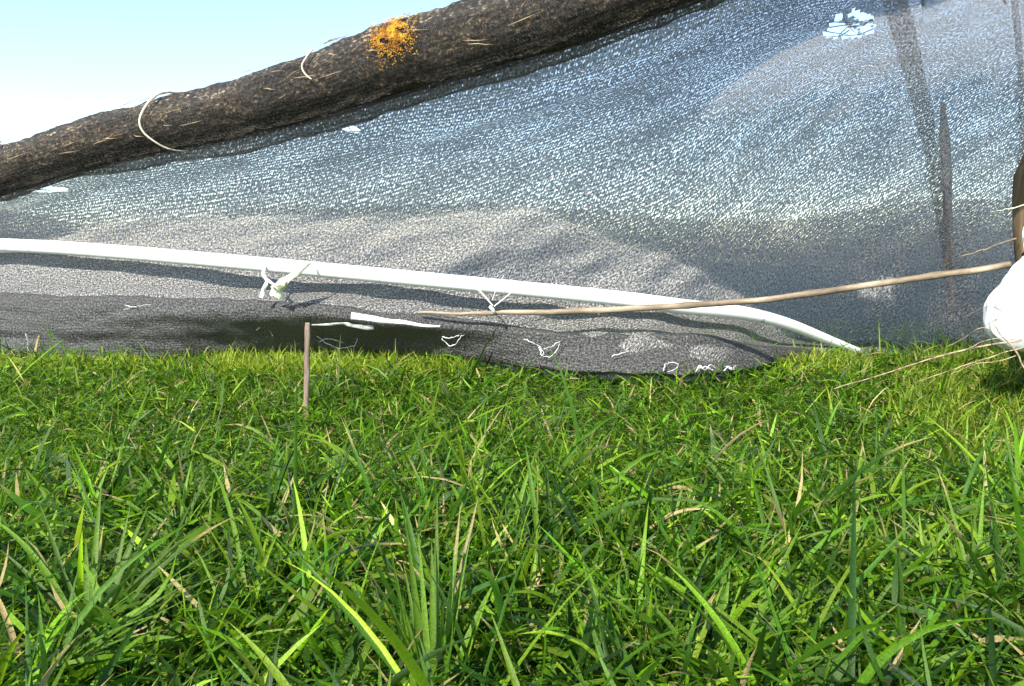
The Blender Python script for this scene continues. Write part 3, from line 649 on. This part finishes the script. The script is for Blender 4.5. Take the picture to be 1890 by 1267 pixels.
# low broad leaves (clover and other weeds) between the blades
def leaves(n, d0, d1, size):
    cx, cy = scatter(n, d0, d1, .05); k = vnoise(cx, cy, 7, 21) > .48; cx, cy = cx[k], cy[k]; n = len(cx)
    cz = rng.uniform(.008, .035, n) + rise(cy); m = 3
    i = np.repeat(np.arange(n), m); N = len(i); az = rng.random(n)[i] * 6.28 + np.tile(np.arange(m), n) * 2.09 + rng.normal(0, .2, N)
    L = size * rng.lognormal(0, .25, n)[i]; W = L * .8
    V = []; th = rng.normal(1.25, .3, N)
    s = np.linspace(0, 1, 6); P = np.zeros((N, 6, 3)); P[:, 0] = np.stack([cx[i], cy[i], cz[i]], 1)
    for k in range(1, 6):
        t = th + (k / 5 - .5) * .5; P[:, k] = P[:, k - 1] + np.stack([np.cos(az) * np.sin(t) * L / 5, np.sin(az) * np.sin(t) * L / 5, np.cos(t) * L / 5], 1)
    prof = np.array([.12, .7, .98, 1.0, .78, .2]); side = np.stack([-np.sin(az), np.cos(az), rng.normal(0, .25, N)], 1)[:, None, :]
    hw = (W[:, None] * prof[None] * .5)[:, :, None]; up = np.array([0, 0, 1.0])[None, None]
    v = np.stack([P - side * hw + up * hw * .25, P, P + side * hw + up * hw * .25], 2)
    q = [(k * 3 + j, k * 3 + j + 1, k * 3 + j + 4, k * 3 + j + 3) for k in range(5) for j in range(2)]
    Q = np.array(q)[None] + (np.arange(N) * 18)[:, None, None]
    c = np.array([.070, .140, .016]) * rng.lognormal(0, .25, (n, 1)); c = c[i]
    return v.reshape(-1, 3), Q.reshape(-1, 4), np.repeat(c, 18, 0)
g = raw_mesh('clover', [leaves(900, .25, 1.1, .009), leaves(100, .22, .8, .012), leaves(1500, 1.0, 2.0, .008)], M['grass']); tag(g, kind='stuff')

# grass along the hem and far right, sunlight painted in as pale yellow-green
def sun_painted(n, x0, x1, d0, d1, L0):
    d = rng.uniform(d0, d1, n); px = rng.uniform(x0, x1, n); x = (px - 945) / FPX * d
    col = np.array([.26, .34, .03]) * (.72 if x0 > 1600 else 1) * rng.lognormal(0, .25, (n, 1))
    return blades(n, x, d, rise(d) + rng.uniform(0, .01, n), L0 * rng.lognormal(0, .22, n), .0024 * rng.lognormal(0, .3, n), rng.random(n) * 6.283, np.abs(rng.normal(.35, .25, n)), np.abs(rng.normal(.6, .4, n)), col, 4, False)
g = raw_mesh('sun_painted_grass', [sun_painted(3800, 385, 870, 1.50, 1.63, .040), sun_painted(1200, 1440, 1600, 1.5, 1.64, .038), sun_painted(700, -20, 380, 1.54, 1.63, .036), sun_painted(2300, 1750, 1960, 1.0, 1.9, .042), sun_painted(900, 1650, 1800, 1.2, 1.7, .038)], M['grass']); tag(g, kind='stuff')

# individual coarse tufts in the foreground
def tuft(px, py, n, Lm, Wm, az0, azs, t0m, t1m, label, bright=1.0):
    # the point where the sight line meets the ground
    d = CAMZ / (math.sin(PITCH) + (py - 633.5) / FPX * math.cos(PITCH)); p = at(px, py, d)
    N = n; a = rng.normal(az0, azs, N); r = np.abs(rng.normal(0, .010, N))
    x = r * np.cos(a); y = r * np.sin(a)
    t0 = np.clip(rng.normal(t0m, .15, N), .02, 1.2); t1 = np.clip(rng.normal(t1m, .25, N), .05, 1.5)
    col = np.array([[.095, .18, .014]]) * rng.lognormal(0, .22, (N, 1)) * bright
    b = blades(N, x, y, np.zeros(N), Lm * rng.lognormal(0, .2, N), Wm * rng.lognormal(0, .2, N), a, t0, t1, col, 10, True, rng.normal(0, .35, N))
    o = raw_mesh('grass_tuft', [b], M['grass']); o.location = (p.x, p.y, .002); tag(o, label, 'grass tuft', 'coarse grass tufts in the foreground')
tuft(800, 1330, 20, .105, .0046, 1.9, .5, .35, .3, 'upright coarse grass tuft at the bottom centre with long straight blades', 1.1)
tuft(165, 1200, 24, .105, .0055, 1.3, 1.0, .65, .5, 'wide dark green grass tuft fanning out at the lower left', .8)
tuft(20, 1300, 16, .11, .0045, .5, .35, 1.0, .5, 'broad bright blades lying flat in the bottom left corner', 1.2)
tuft(330, 1000, 18, .085, .0040, 1.3, .8, .5, .8, 'arching light green tuft left of centre, above the dark fan tuft', 1.15)
tuft(1800, 1120, 16, .085, .0034, 1.8, .8, .35, .5, 'loose tuft near the right edge with pale blades', 1.2)
tuft(1320, 1270, 18, .10, .0048, 1.2, 1.3, .8, .5, 'spreading coarse tuft low right of the bottom centre')
